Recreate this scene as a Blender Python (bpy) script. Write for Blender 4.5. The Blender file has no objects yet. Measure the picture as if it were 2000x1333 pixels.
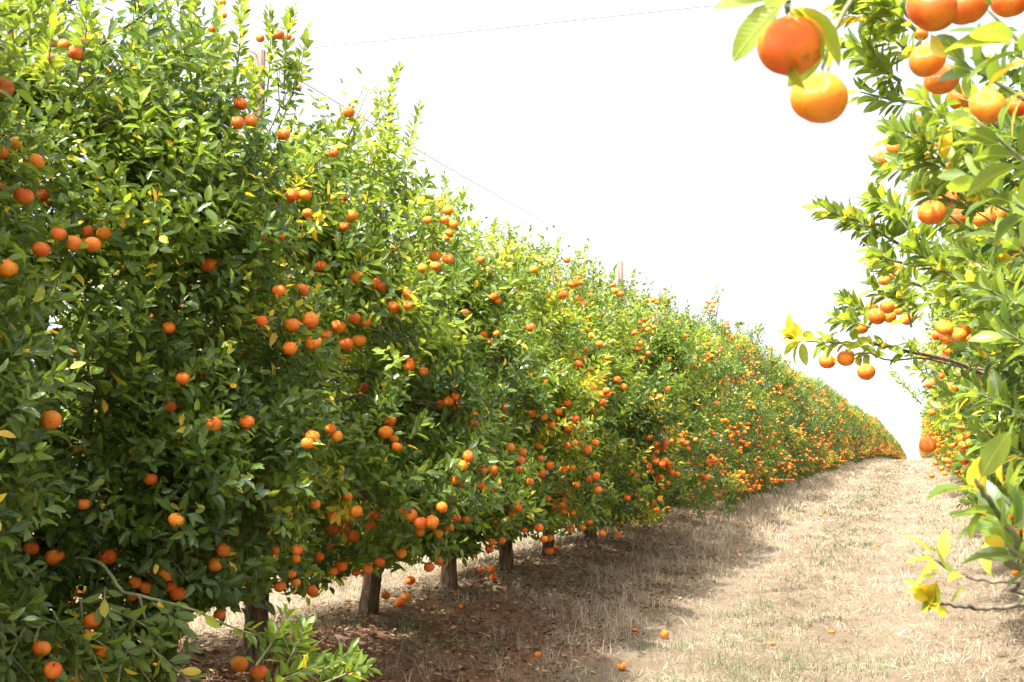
import bpy, math, random
import numpy as np
from mathutils import Matrix, Vector

random.seed(7)
rng = np.random.default_rng(11)
scene = bpy.context.scene
COL = scene.collection

# ------------------------------------------------------------------ camera
F_PX, W_PX, H_PX = 2350.0, 2000.0, 1333.0
PITCH = math.atan(208.5 / F_PX)
YAW = math.atan(790.0 / F_PX * math.cos(PITCH))
EYE = np.array([0.0, 0.0, 1.55])
cam_data = bpy.data.cameras.new("camera")
cam = bpy.data.objects.new("camera", cam_data)
COL.objects.link(cam)
cam.location = EYE
cam.rotation_euler = (math.pi / 2 + PITCH, 0, YAW)
cam_data.sensor_width = 36
cam_data.lens = F_PX / W_PX * 36
cam_data.clip_start = 0.05
cam_data.clip_end = 3000
cam_data.dof.use_dof = True
cam_data.dof.focus_distance = 7.5
cam_data.dof.aperture_fstop = 11
scene.camera = cam

# ------------------------------------------------------------------ light
SUN_EL = math.radians(58)
sun_dir = np.array([-0.42, -0.91, 0]); sun_dir /= np.linalg.norm(sun_dir)
sun_dir = sun_dir * math.cos(SUN_EL) + np.array([0, 0, math.sin(SUN_EL)])
world = bpy.data.worlds.new("World"); scene.world = world
world.use_nodes = True
wn = world.node_tree; wn.nodes.clear()
sky = wn.nodes.new('ShaderNodeTexSky'); sky.sky_type = 'NISHITA'; sky.sun_disc = False
sky.sun_elevation = SUN_EL
sky.sun_rotation = math.atan2(sun_dir[0], sun_dir[1])
sky.air_density = 1.0; sky.dust_density = 6.0; sky.ozone_density = 1.0
bg = wn.nodes.new('ShaderNodeBackground'); bg.inputs['Strength'].default_value = 0.15
wo = wn.nodes.new('ShaderNodeOutputWorld')
tcw = wn.nodes.new('ShaderNodeTexCoord'); vadd = wn.nodes.new('ShaderNodeVectorMath'); vadd.operation = 'ADD'
vadd.inputs[1].default_value = (0, 0, .13)        # the orchard climbs a slope: the true horizon lies lower than the row's end
vnm = wn.nodes.new('ShaderNodeVectorMath'); vnm.operation = 'NORMALIZE'
wn.links.new(tcw.outputs['Generated'], vadd.inputs[0]); wn.links.new(vadd.outputs[0], vnm.inputs[0]); wn.links.new(vnm.outputs[0], sky.inputs[0])
hsv = wn.nodes.new('ShaderNodeHueSaturation'); hsv.inputs['Saturation'].default_value = .35; hsv.inputs['Value'].default_value = 1.3   # thin bright overcast veil
wn.links.new(sky.outputs[0], hsv.inputs['Color']); wn.links.new(hsv.outputs[0], bg.inputs[0]); wn.links.new(bg.outputs[0], wo.inputs[0])
sl = bpy.data.lights.new("sun", 'SUN'); sl.energy = 4.3; sl.angle = math.radians(0.5)
sl.color = (1.0, 0.95, 0.87)
so = bpy.data.objects.new("sun", sl); COL.objects.link(so)
so.rotation_euler = Vector(sun_dir).to_track_quat('Z', 'Y').to_euler()
so.location = (-20, -10, 30)
scene.view_settings.view_transform = 'Standard'
scene.view_settings.look = 'None'
scene.view_settings.exposure = 1.5
scene.view_settings.gamma = 1.0
scene.view_settings.use_curve_mapping = False
scene.cycles.max_bounces = 8
scene.cycles.diffuse_bounces = 4
scene.cycles.transmission_bounces = 6
scene.cycles.glossy_bounces = 2

# ------------------------------------------------------------------ projection helpers
cy, sy, cp, sp = math.cos(YAW), math.sin(YAW), math.cos(PITCH), math.sin(PITCH)
RIGHT = np.array([cy, sy, 0.0])
FWD = np.array([-sy * cp, cy * cp, sp])
UP = np.array([sy * sp, -cy * sp, cp])

def project(P):
    Q = np.asarray(P) - EYE
    d = Q @ FWD
    dd = np.where(np.abs(d) < 1e-3, 1e-3, d)
    return W_PX / 2 + F_PX * (Q @ RIGHT) / dd, H_PX / 2 - F_PX * (Q @ UP) / dd, d

def at(px, py, d):
    return EYE + d * (FWD + RIGHT * ((px - W_PX / 2) / F_PX) + UP * ((H_PX / 2 - py) / F_PX))

# ------------------------------------------------------------------ terrain
LY = np.array([-50, 12, 20, 30, 45, 60, 100, 150, 200, 260, 350, 450, 700, 1500])
LZ = np.array([0, 0, .12, .3, .42, .5, .5, .2, -.45, -1.35, -3.3, -6.5, -14, -40])
_k = [(rng.normal(0, 1, 2) * s, rng.uniform(0, 6.28), a) for s, a in
      [(.5, .03), (.7, .03), (1.1, .02), (1.6, .018), (2.4, .012), (3.5, .01), (5, .008), (7, .006), (11, .006), (14, .005), (18, .004), (22, .004)]]

def terrain(X, Y):
    X = np.asarray(X, float); Y = np.asarray(Y, float)
    z = np.interp(Y, LY, LZ)
    for c, a, w in ((-4.1, .30, 1.05), (1.6, .2, .85), (-10.0, .3, 1.1)):
        z = z + a * np.exp(-((X - c) / w) ** 2)
    for c in (-2.05, -0.35):
        z = z - .05 * np.exp(-((X - c) / .25) ** 2)
    near = np.clip(1.3 - np.hypot(X, Y) / 120, 0, 1)
    z = z + near * (.012 * np.sin(9 * X + 3 * np.sin(2.3 * Y)) * np.sin(7.3 * Y + 2 * np.sin(3.1 * X)) + .008 * np.sin(17 * X + 5 * Y) * np.sin(15 * Y - 4 * X))
    for k, ph, a in _k:
        z = z + near * a * np.sin(k[0] * X + k[1] * Y + ph)
    return z

def ground_at(px, py):
    r = at(px, py, 1.0) - EYE
    t = 3.0
    for _ in range(60):
        P = EYE + r * t
        g = P[2] - float(terrain(P[0], P[1]))
        t += g / max(0.02, -r[2]) * 0.6
    return EYE + r * t

# ------------------------------------------------------------------ mesh helpers
def mesh_tris(name, V, T, mats, attrs=None, smooth=True, matidx=None):
    me = bpy.data.meshes.new(name)
    V = np.ascontiguousarray(V, dtype=np.float32); T = np.ascontiguousarray(T, dtype=np.int32)
    me.vertices.add(len(V)); me.vertices.foreach_set('co', V.ravel())
    me.loops.add(T.size); me.loops.foreach_set('vertex_index', T.ravel())
    me.polygons.add(len(T))
    me.polygons.foreach_set('loop_start', np.arange(0, T.size, 3, dtype=np.int32))
    me.polygons.foreach_set('loop_total', np.full(len(T), 3, dtype=np.int32))
    if matidx is not None:
        me.polygons.foreach_set('material_index', np.ascontiguousarray(matidx, dtype=np.int32))
    if smooth:
        me.polygons.foreach_set('use_smooth', np.ones(len(T), dtype=bool))
    for k, a in (attrs or {}).items():
        at_ = me.attributes.new(k, 'FLOAT', 'POINT')
        at_.data.foreach_set('value', np.ascontiguousarray(a, dtype=np.float32))
    me.update(calc_edges=True)
    for m in (mats if isinstance(mats, (list, tuple)) else [mats]):
        me.materials.append(m)
    return me

def link(name, me, parent=None, loc=None, rot=None, scale=None, **props):
    o = bpy.data.objects.new(name, me)
    COL.objects.link(o)
    if parent is not None: o.parent = parent
    if loc is not None: o.location = loc
    if rot is not None: o.rotation_euler = rot
    if scale is not None: o.scale = (scale,) * 3 if np.isscalar(scale) else scale
    for k, v in props.items(): o[k] = v
    return o

def tube(pts, radii, sides=6, wob=0.0, cap=True):
    pts = np.asarray(pts, float); n = len(pts)
    tan = np.gradient(pts, axis=0); tan /= np.linalg.norm(tan, axis=1)[:, None] + 1e-9
    ref = np.array([0.3, 0.9, 0.1]) if abs(tan[0][2]) > .7 else np.array([0, 0, 1.0])
    a = np.cross(tan, ref); a /= np.linalg.norm(a, axis=1)[:, None] + 1e-9
    b = np.cross(tan, a)
    th = np.linspace(0, 2 * math.pi, sides, endpoint=False)
    r = np.asarray(radii, float)[:, None] * (1 + wob * rng.normal(0, 1, (n, sides)))
    V = pts[:, None] + r[..., None] * (a[:, None] * np.cos(th)[None, :, None] + b[:, None] * np.sin(th)[None, :, None])
    V = V.reshape(-1, 3)
    T = []
    for i in range(n - 1):
        for j in range(sides):
            p, q = i * sides + j, i * sides + (j + 1) % sides
            T += [(p, q, q + sides), (p, q + sides, p + sides)]
    if cap:
        V = np.vstack([V, pts[-1]]); c = len(V) - 1
        T += [((n - 1) * sides + j, (n - 1) * sides + (j + 1) % sides, c) for j in range(sides)]
    return V, np.array(T)

def join(parts):
    Vs, Ts, o = [], [], 0
    for V, T in parts:
        Vs.append(V); Ts.append(T + o); o += len(V)
    return np.vstack(Vs), np.vstack(Ts)

def spline(pts, n):
    pts = np.asarray(pts, float)
    P = np.vstack([2 * pts[0] - pts[1], pts, 2 * pts[-1] - pts[-2]])
    out = []
    seg = len(pts) - 1
    for s in np.linspace(0, seg - 1e-6, n):
        i = int(s); t = s - i
        p0, p1, p2, p3 = P[i], P[i + 1], P[i + 2], P[i + 3]
        out.append(.5 * ((2 * p1) + (-p0 + p2) * t + (2 * p0 - 5 * p1 + 4 * p2 - p3) * t * t + (-p0 + 3 * p1 - 3 * p2 + p3) * t ** 3))
    return np.array(out)

def unit(v):
    return v / (np.linalg.norm(v, axis=-1, keepdims=True) + 1e-9)

# ------------------------------------------------------------------ materials
def new_mat(name):
    m = bpy.data.materials.new(name); m.use_nodes = True
    nt = m.node_tree; nt.nodes.clear()
    out = nt.nodes.new('ShaderNodeOutputMaterial')
    return m, nt, nt.nodes.new, nt.links.new, out

def ramp(N, stops):
    r = N('ShaderNodeValToRGB'); e = r.color_ramp.elements
    e[0].position, e[0].color = stops[0][0], (*stops[0][1], 1)
    e[1].position, e[1].color = stops[-1][0], (*stops[-1][1], 1)
    for p, c in stops[1:-1]:
        x = e.new(p); x.color = (*c, 1)
    return r

LEAF_STOPS = [(0, (.036, .076, .018)), (.35, (.104, .172, .028)), (.6, (.225, .318, .044)), (.82, (.38, .42, .05)), (1, (.70, .46, .05))]
def leaf_material(name, detail):
    m, nt, N, L, out = new_mat(name)
    at_ = N('ShaderNodeAttribute'); at_.attribute_name = 'hue'
    cr = ramp(N, LEAF_STOPS)
    fac = at_.outputs['Fac']
    tc = N('ShaderNodeTexCoord')
    if detail:
        oi = N('ShaderNodeObjectInfo')
        ma = N('ShaderNodeMath'); ma.operation = 'MULTIPLY_ADD'; L(oi.outputs['Random'], ma.inputs[0])
        ma.inputs[1].default_value = .14; ma.inputs[2].default_value = -.07
        ad = N('ShaderNodeMath'); ad.operation = 'ADD'; L(fac, ad.inputs[0]); L(ma.outputs[0], ad.inputs[1])
        nz = N('ShaderNodeTexNoise'); nz.inputs['Scale'].default_value = 3.0
        L(tc.outputs['Object'], nz.inputs['Vector'])
        m2 = N('ShaderNodeMath'); m2.operation = 'MULTIPLY_ADD'; L(nz.outputs['Fac'], m2.inputs[0]); m2.inputs[1].default_value = .25; m2.inputs[2].default_value = -.125
        a3 = N('ShaderNodeMath'); a3.operation = 'ADD'; L(ad.outputs[0], a3.inputs[0]); L(m2.outputs[0], a3.inputs[1])
        fac = a3.outputs[0]
    L(fac, cr.inputs[0])
    col = cr.outputs[0]
    bump = None
    if detail:
        sx = N('ShaderNodeSeparateXYZ'); L(tc.outputs['Object'], sx.inputs[0])
        ab = N('ShaderNodeMath'); ab.operation = 'ABSOLUTE'; L(sx.outputs[0], ab.inputs[0])
        mr = N('ShaderNodeMapRange'); L(ab.outputs[0], mr.inputs[0])
        mr.inputs[1].default_value = .006; mr.inputs[2].default_value = .022; mr.inputs[3].default_value = .35; mr.inputs[4].default_value = 0
        # lateral veins
        v1 = N('ShaderNodeMath'); v1.operation = 'MULTIPLY_ADD'; L(ab.outputs[0], v1.inputs[0]); v1.inputs[1].default_value = -.8
        L(sx.outputs[1], v1.inputs[2])
        v2 = N('ShaderNodeMath'); v2.operation = 'MULTIPLY'; L(v1.outputs[0], v2.inputs[0]); v2.inputs[1].default_value = 75
        v3 = N('ShaderNodeMath'); v3.operation = 'SINE'; L(v2.outputs[0], v3.inputs[0])
        v4 = N('ShaderNodeMapRange'); L(v3.outputs[0], v4.inputs[0]); v4.inputs[1].default_value = .75; v4.inputs[2].default_value = 1; v4.inputs[3].default_value = 0; v4.inputs[4].default_value = .08
        vm = N('ShaderNodeMath'); vm.operation = 'MAXIMUM'; L(mr.outputs[0], vm.inputs[0]); L(v4.outputs[0], vm.inputs[1])
        mx = N('ShaderNodeMix'); mx.data_type = 'RGBA'; L(vm.outputs[0], mx.inputs[0]); L(col, mx.inputs[6])
        mx.inputs[7].default_value = (.42, .5, .12, 1)
        col = mx.outputs[2]
        bump = N('ShaderNodeBump'); bump.inputs['Strength'].default_value = .35; bump.inputs['Distance'].default_value = .02
        L(vm.outputs[0], bump.inputs['Height'])
    # the underside of a citrus leaf is paler and duller
    ge = N('ShaderNodeNewGeometry')
    un = N('ShaderNodeMix'); un.data_type = 'RGBA'; un.inputs[0].default_value = .35
    L(col, un.inputs[6]); un.inputs[7].default_value = (.22, .30, .10, 1)
    sd = N('ShaderNodeMix'); sd.data_type = 'RGBA'; L(ge.outputs['Backfacing'], sd.inputs[0]); L(col, sd.inputs[6]); L(un.outputs[2], sd.inputs[7])
    p = N('ShaderNodeBsdfPrincipled'); L(sd.outputs[2], p.inputs['Base Color'])
    ro = N('ShaderNodeMath'); ro.operation = 'MULTIPLY_ADD'; L(ge.outputs['Backfacing'], ro.inputs[0]); ro.inputs[1].default_value = .25; ro.inputs[2].default_value = .27
    L(ro.outputs[0], p.inputs['Roughness'])
    p.inputs['Specular IOR Level'].default_value = .5
    tr = N('ShaderNodeBsdfTranslucent')
    tcn = N('ShaderNodeMix'); tcn.data_type = 'RGBA'; tcn.blend_type = 'MULTIPLY'; tcn.inputs[0].default_value = 1
    L(col, tcn.inputs[6]); tcn.inputs[7].default_value = (2.35, 1.95, .95, 1)
    L(tcn.outputs[2], tr.inputs['Color'])
    if bump:
        L(bump.outputs[0], p.inputs['Normal'])
    mixs = N('ShaderNodeMixShader'); mixs.inputs[0].default_value = .45
    L(p.outputs[0], mixs.inputs[1]); L(tr.outputs[0], mixs.inputs[2]); L(mixs.outputs[0], out.inputs[0])
    return m

M_LEAF = leaf_material('citrus_foliage', False)
M_LEAFD = leaf_material('citrus_leaf', True)

def fruit_material(name, c1, c2, c3):
    m, nt, N, L, out = new_mat(name)
    oi = N('ShaderNodeObjectInfo'); ge = N('ShaderNodeNewGeometry')
    a = N('ShaderNodeMath'); a.operation = 'ADD'; L(oi.outputs['Random'], a.inputs[0]); L(ge.outputs['Random Per Island'], a.inputs[1])
    f = N('ShaderNodeMath'); f.operation = 'FRACT'; L(a.outputs[0], f.inputs[0])
    cr = ramp(N, [(0, c1), (.5, c2), (1, c3)]); L(f.outputs[0], cr.inputs[0])
    tc = N('ShaderNodeTexCoord')
    nz = N('ShaderNodeTexNoise'); nz.inputs['Scale'].default_value = 2.4; nz.inputs['Detail'].default_value = 7
    ad = N('ShaderNodeVectorMath'); ad.operation = 'ADD'
    cx = N('ShaderNodeCombineXYZ'); mm = N('ShaderNodeMath'); mm.operation = 'MULTIPLY'; L(oi.outputs['Random'], mm.inputs[0]); mm.inputs[1].default_value = 37
    L(mm.outputs[0], cx.inputs[0]); L(tc.outputs['Object'], ad.inputs[0]); L(cx.outputs[0], ad.inputs[1]); L(ad.outputs[0], nz.inputs['Vector'])
    # brown rind scars on some fruit
    sc = N('ShaderNodeMapRange'); L(nz.outputs['Fac'], sc.inputs[0]); sc.inputs[1].default_value = .60; sc.inputs[2].default_value = .72; sc.inputs[3].default_value = 0; sc.inputs[4].default_value = .6
    mx = N('ShaderNodeMix'); mx.data_type = 'RGBA'; L(sc.outputs[0], mx.inputs[0]); L(cr.outputs[0], mx.inputs[6]); mx.inputs[7].default_value = (.20, .07, .03, 1)
    n2 = N('ShaderNodeTexNoise'); n2.inputs['Scale'].default_value = .9; n2.inputs['Detail'].default_value = 2; L(ad.outputs[0], n2.inputs['Vector'])
    yl = N('ShaderNodeMapRange'); L(n2.outputs['Fac'], yl.inputs[0]); yl.inputs[1].default_value = .45; yl.inputs[2].default_value = .7; yl.inputs[3].default_value = 0; yl.inputs[4].default_value = .45
    my = N('ShaderNodeMix'); my.data_type = 'RGBA'; L(yl.outputs[0], my.inputs[0]); L(cr.outputs[0], my.inputs[6]); my.inputs[7].default_value = (*[min(1, v) for v in (c3[0], c3[1] * 1.55, c3[2] * 1.5)], 1)
    L(my.outputs[2], mx.inputs[6])
    vo = N('ShaderNodeTexVoronoi'); vo.inputs['Scale'].default_value = 34; L(tc.outputs['Object'], vo.inputs['Vector'])
    bm = N('ShaderNodeBump'); bm.inputs['Strength'].default_value = .35; bm.inputs['Distance'].default_value = .03; L(vo.outputs['Distance'], bm.inputs['Height'])
    p = N('ShaderNodeBsdfPrincipled'); L(mx.outputs[2], p.inputs['Base Color']); p.inputs['Roughness'].default_value = .24
    p.inputs['Specular IOR Level'].default_value = .45
    p.inputs['Subsurface Weight'].default_value = .04; p.inputs['Subsurface Radius'].default_value = (1, .3, .1); p.inputs['Subsurface Scale'].default_value = .008
    L(bm.outputs[0], p.inputs['Normal']); L(p.outputs[0], out.inputs[0])
    return m
M_FRUIT = fruit_material('orange_rind', (.66, .088, .006), (.77, .145, .008), (.82, .24, .012))
M_GREEN = fruit_material('green_rind', (.12, .22, .02), (.14, .24, .02), (.16, .26, .03))

def bark_material(name, dark, light, scale, stretch=.12, bumpd=.01):
    m, nt, N, L, out = new_mat(name)
    tc = N('ShaderNodeTexCoord'); mp = N('ShaderNodeMapping'); mp.inputs['Scale'].default_value = (1, 1, stretch); L(tc.outputs['Object'], mp.inputs[0])
    nz = N('ShaderNodeTexNoise'); nz.inputs['Scale'].default_value = scale; nz.inputs['Detail'].default_value = 8; nz.inputs['Roughness'].default_value = .65; L(mp.outputs[0], nz.inputs['Vector'])
    cr = ramp(N, [(.40, dark), (.5, tuple((a + b) / 2 for a, b in zip(dark, light))), (.60, light)]); L(nz.outputs['Fac'], cr.inputs[0])
    bm = N('ShaderNodeBump'); bm.inputs['Strength'].default_value = .9; bm.inputs['Distance'].default_value = bumpd; L(nz.outputs['Fac'], bm.inputs['Height'])
    p = N('ShaderNodeBsdfPrincipled'); L(cr.outputs[0], p.inputs['Base Color']); p.inputs['Roughness'].default_value = .85
    L(bm.outputs[0], p.inputs['Normal']); L(p.outputs[0], out.inputs[0])
    return m
M_BARK = bark_material('citrus_bark', (.018, .011, .008), (.17, .10, .055), 30, .12, .02)
M_TWIG = bark_material('green_twig', (.07, .10, .03), (.20, .20, .10), 30)
M_TWIGB = bark_material('grey_twig', (.06, .045, .03), (.22, .18, .13), 40)
M_POST = bark_material('weathered_post', (.09, .045, .035), (.24, .15, .12), 22, .1, .006)
M_CALYX = bark_material('calyx_green', (.05, .08, .02), (.16, .18, .05), 60)

def simple(name, c, r=.6, metal=0):
    m, nt, N, L, out = new_mat(name)
    p = N('ShaderNodeBsdfPrincipled'); p.inputs['Base Color'].default_value = (*c, 1); p.inputs['Roughness'].default_value = r; p.inputs['Metallic'].default_value = metal
    tc = N('ShaderNodeTexCoord'); nz = N('ShaderNodeTexNoise'); nz.inputs['Scale'].default_value = 60; L(tc.outputs['Object'], nz.inputs['Vector'])
    mx = N('ShaderNodeMix'); mx.data_type = 'RGBA'; L(nz.outputs['Fac'], mx.inputs[0]); mx.inputs[6].default_value = (*[x * .8 for x in c], 1); mx.inputs[7].default_value = (*[min(1, x * 1.2) for x in c], 1)
    L(mx.outputs[2], p.inputs['Base Color']); L(p.outputs[0], out.inputs[0])
    return m
M_WIRE = simple('galvanised_wire', (.20, .21, .23), .6, .2)
M_PULP = simple('mandarin_pulp', (.80, .38, .06), .4)
M_PITH = simple('mandarin_pith', (.80, .66, .42), .7)

def blade_material(name, stops, trans=.3):
    m, nt, N, L, out = new_mat(name)
    a = N('ShaderNodeAttribute'); a.attribute_name = 'hue'
    cr = ramp(N, stops); L(a.outputs['Fac'], cr.inputs[0])
    d = N('ShaderNodeBsdfPrincipled'); L(cr.outputs[0], d.inputs['Base Color']); d.inputs['Roughness'].default_value = .6
    d.inputs['Specular IOR Level'].default_value = .3
    t = N('ShaderNodeBsdfTranslucent'); L(cr.outputs[0], t.inputs[0])
    mx = N('ShaderNodeMixShader'); mx.inputs[0].default_value = trans; L(d.outputs[0], mx.inputs[1]); L(t.outputs[0], mx.inputs[2]); L(mx.outputs[0], out.inputs[0])
    return m
M_STRAW = blade_material('dry_straw', [(0, (.09, .062, .042)), (.45, (.29, .225, .155)), (.8, (.47, .385, .27)), (1, (.66, .56, .42))])
M_WEED = blade_material('green_weed', [(0, (.06, .11, .035)), (.6, (.13, .19, .07)), (1, (.28, .31, .16))], .35)
M_LITTER = blade_material('fallen_leaf', [(0, (.07, .035, .02)), (.5, (.22, .11, .055)), (.85, (.42, .26, .13)), (1, (.62, .42, .10))], .1)

def ground_material():
    m, nt, N, L, out = new_mat('dry_earth')
    tc = N('ShaderNodeTexCoord')
    def noise(scale, detail=6, vec=None, rough=.6):
        n = N('ShaderNodeTexNoise'); n.inputs['Scale'].default_value = scale; n.inputs['Detail'].default_value = detail; n.inputs['Roughness'].default_value = rough
        L(vec or tc.outputs['Object'], n.inputs['Vector']); return n
    def mixc(f, a, b):
        x = N('ShaderNodeMix'); x.data_type = 'RGBA'; L(f, x.inputs[0])
        for v, i in ((a, 6), (b, 7)):
            if isinstance(v, tuple): x.inputs[i].default_value = (*v, 1)
            else: L(v, x.inputs[i])
        return x.outputs[2]
    def rng_(s, a, b, c=0, d=1):
        x = N('ShaderNodeMapRange'); L(s, x.inputs[0]); x.inputs[1].default_value = a; x.inputs[2].default_value = b; x.inputs[3].default_value = c; x.inputs[4].default_value = d; return x.outputs[0]
    fine = noise(55, 8, rough=.75)
    straw = mixc(rng_(fine.outputs['Fac'], .35, .65), (.10, .072, .05), (.36, .29, .19))
    red = mixc(rng_(noise(30, 8, rough=.7).outputs['Fac'], .3, .7), (.15, .055, .028), (.34, .16, .085))
    at_ = N('ShaderNodeAttribute'); at_.attribute_name = 'soil'
    ma = N('ShaderNodeMath'); ma.operation = 'ADD'; L(at_.outputs['Fac'], ma.inputs[0]); L(rng_(noise(2.5, 6).outputs['Fac'], .3, .7, -.35, .35), ma.inputs[1])
    c = mixc(rng_(ma.outputs[0], .35, .65), straw, red)
    c = mixc(rng_(noise(1.7, 7, rough=.7).outputs['Fac'], .40, .58, 0, .7), c, (.15, .11, .075))
    grn = rng_(noise(.7, 5).outputs['Fac'], .55, .75, 0, .35)
    c = mixc(grn, c, (.20, .21, .10))
    dust = N('ShaderNodeAttribute'); dust.attribute_name = 'dust'
    dm = N('ShaderNodeMath'); dm.operation = 'MULTIPLY'; L(dust.outputs['Fac'], dm.inputs[0]); L(rng_(noise(22, 8, rough=.8).outputs['Fac'], .38, .6, .35, 1), dm.inputs[1])
    c = mixc(dm.outputs[0], c, (.20, .16, .115))  # bare rut dust, its tone darkened to carry the shade on the track
    bm = N('ShaderNodeBump'); bm.inputs['Strength'].default_value = .8; bm.inputs['Distance'].default_value = .03; L(fine.outputs['Fac'], bm.inputs['Height'])
    p = N('ShaderNodeBsdfPrincipled'); L(c, p.inputs['Base Color']); p.inputs['Roughness'].default_value = .95; p.inputs['Specular IOR Level'].default_value = .1
    L(bm.outputs[0], p.inputs['Normal']); L(p.outputs[0], out.inputs[0])
    return m
M_GROUND = ground_material()

# ------------------------------------------------------------------ ground sheet
def soil_fac(X, Y):
    s = .75 * np.exp(-((X + 3.1) / .95) ** 2) * np.clip((11.5 - Y) / 3, 0, 1)
    s = s + .35 * np.exp(-((X + 3.6) / .8) ** 2) + .3 * np.exp(-((X - 1.4) / .6) ** 2) + .3 * np.exp(-((X + 9.9) / 1.1) ** 2)
    return s
def dust_fac(X, Y):
    w = .08 * np.sin(Y * .5) + .05 * np.sin(Y * 1.3 + 1)
    return .75 * (np.exp(-((X + 2.0 + w) / .27) ** 2) + np.exp(-((X + .32 + w) / .25) ** 2)) * np.clip((Y - 4) / 8, .25, 1)
def growing(a, b, step, lim, ratio):
    out = [b]; s = step
    while out[-1] < lim:
        s *= ratio; out.append(out[-1] + s)
    return out[1:]
xs = list(np.arange(-9, 4, .11))
xs = [-x for x in growing(0, 9, .11, 900, 1.22)][::-1] + xs + growing(0, 4, .11, 900, 1.22)
ys = list(np.arange(1, 26, .14)); ys = [-y for y in growing(0, -1, .14, 80, 1.3)][::-1] + ys + growing(0, 26, .14, 1400, 1.035)
GX, GY = np.meshgrid(xs, ys)
GZ = terrain(GX, GY)
nx_, ny_ = len(xs), len(ys)
idx = np.arange(nx_ * ny_).reshape(ny_, nx_)
a, b, c, d = idx[:-1, :-1].ravel(), idx[:-1, 1:].ravel(), idx[1:, 1:].ravel(), idx[1:, :-1].ravel()
T = np.vstack([np.stack([a, b, c], 1), np.stack([a, c, d], 1)])
gme = mesh_tris('ground', np.stack([GX.ravel(), GY.ravel(), GZ.ravel()], 1), T, M_GROUND,
                {'soil': soil_fac(GX, GY).ravel(), 'dust': np.clip(dust_fac(GX, GY), 0, 1).ravel()})
link('ground', gme, kind='structure')

# ------------------------------------------------------------------ leaves
LT_V = np.array([[0, 0, 0], [0, 1, -.12], [-.21, .28, .07], [-.20, .66, .03], [.21, .28, .07], [.20, .66, .03]])
LT_T = np.array([[0, 1, 3], [0, 3, 2], [0, 4, 5], [0, 5, 1]])

def leaf_mesh_arrays(pos, dr, nr, size):
    side = unit(np.cross(dr, nr)); nr = np.cross(side, dr)
    n = len(pos)
    curl = rng.uniform(.3, 1.8, n)[:, None]; wd = rng.uniform(.85, 1.2, n)[:, None]
    V = np.empty((n, 6, 3))
    for k in range(6):
        x, y, z = LT_V[k]
        V[:, k] = pos + size[:, None] * (side * (x * wd) + dr * y + nr * (z * curl))
    T = (LT_T[None] + (np.arange(n) * 6)[:, None, None]).reshape(-1, 3)
    return V.reshape(-1, 3), T

def crown_mesh(name, L):
    V, T = leaf_mesh_arrays(L['pos'], L['dir'], L['nrm'], L['size'])
    return mesh_tris(name, V, T, M_LEAF, {'hue': np.repeat(L['hue'], 6)})

LEAF_OBJ = {}
def leaf_object_mesh(shape, hue):
    key = (shape, hue)
    if key in LEAF_OBJ: return LEAF_OBJ[key]
    r2 = random.Random(shape)
    droop, fold, wave, wid = r2.uniform(.02, .28), r2.uniform(.15, .5), r2.uniform(-.03, .03), r2.uniform(.2, .25)
    ts = [.05, .18, .38, .6, .8, .93]
    V = [(0, 0, 0)]
    for i, t in enumerate(ts):
        w = wid * (math.sin(math.pi * t ** .9) ** .75)
        z = -droop * t * t + .04 * math.sin(3 * t)
        wv = wave * math.sin(t * 9)
        V += [(-w, t, z + fold * w + wv), (0, t, z), (w, t, z + fold * w - wv)]
    V.append((0, 1, -droop))
    T = [(0, 2, 1), (0, 3, 2)]
    for i in range(len(ts) - 1):
        p = 1 + 3 * i; q = p + 3
        T += [(p, p + 1, q + 1), (p, q + 1, q), (p + 1, p + 2, q + 2), (p + 1, q + 2, q + 1)]
    p = 1 + 3 * (len(ts) - 1); e = len(V) - 1
    T += [(p, p + 1, e), (p + 1, p + 2, e)]
    # petiole
    b0 = len(V); V += [(-.012, -.14, -.03), (.012, -.14, -.03), (.014, .02, -.002), (-.014, .02, -.002)]
    T += [(b0, b0 + 1, b0 + 2), (b0, b0 + 2, b0 + 3)]
    me = mesh_tris('leaf', np.array(V, float), np.array(T), M_LEAFD, {'hue': np.full(len(V), hue)})
    LEAF_OBJ[key] = me
    return me

# a leafy shoot prototype: leaves spiralling up an axis
def make_shoot(n, length, ls, open_=1.0):
    t = np.linspace(.08, 1, n) + rng.normal(0, .02, n)
    ph = np.arange(n) * 2.4 + rng.uniform(0, 6.28) + rng.normal(0, .3, n)
    el = np.interp(t, [0, 1], [1.35, .55]) * open_ + rng.normal(0, .18, n)
    rad = np.stack([np.cos(ph), np.sin(ph), np.zeros(n)], 1)
    dr = rad * np.sin(el)[:, None] + np.array([0, 0, 1]) * np.cos(el)[:, None]
    nr = -rad * np.cos(el)[:, None] + np.array([0, 0, 1]) * np.sin(el)[:, None]
    nr = unit(nr + rng.normal(0, .35, (n, 3)))
    pos = np.stack([np.zeros(n), np.zeros(n), t * length], 1) + rad * .012
    size = ls * rng.uniform(.75, 1.2, n) * np.interp(t, [0, .7, 1], [1, 1, .7])
    return dict(pos=pos, dir=unit(dr), nrm=nr, size=size)

SHOOTS = [make_shoot(int(rng.integers(8, 14)), rng.uniform(.14, .26), .073) for _ in range(14)]

def frames(dirs):
    z = unit(dirs); r = rng.normal(0, 1, z.shape); x = unit(np.cross(r, z)); y = np.cross(z, x)
    return np.stack([x, y, z], -1)      # columns

def cat(Ls):
    return {k: np.concatenate([l[k] for l in Ls]) for k in Ls[0]}

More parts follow.
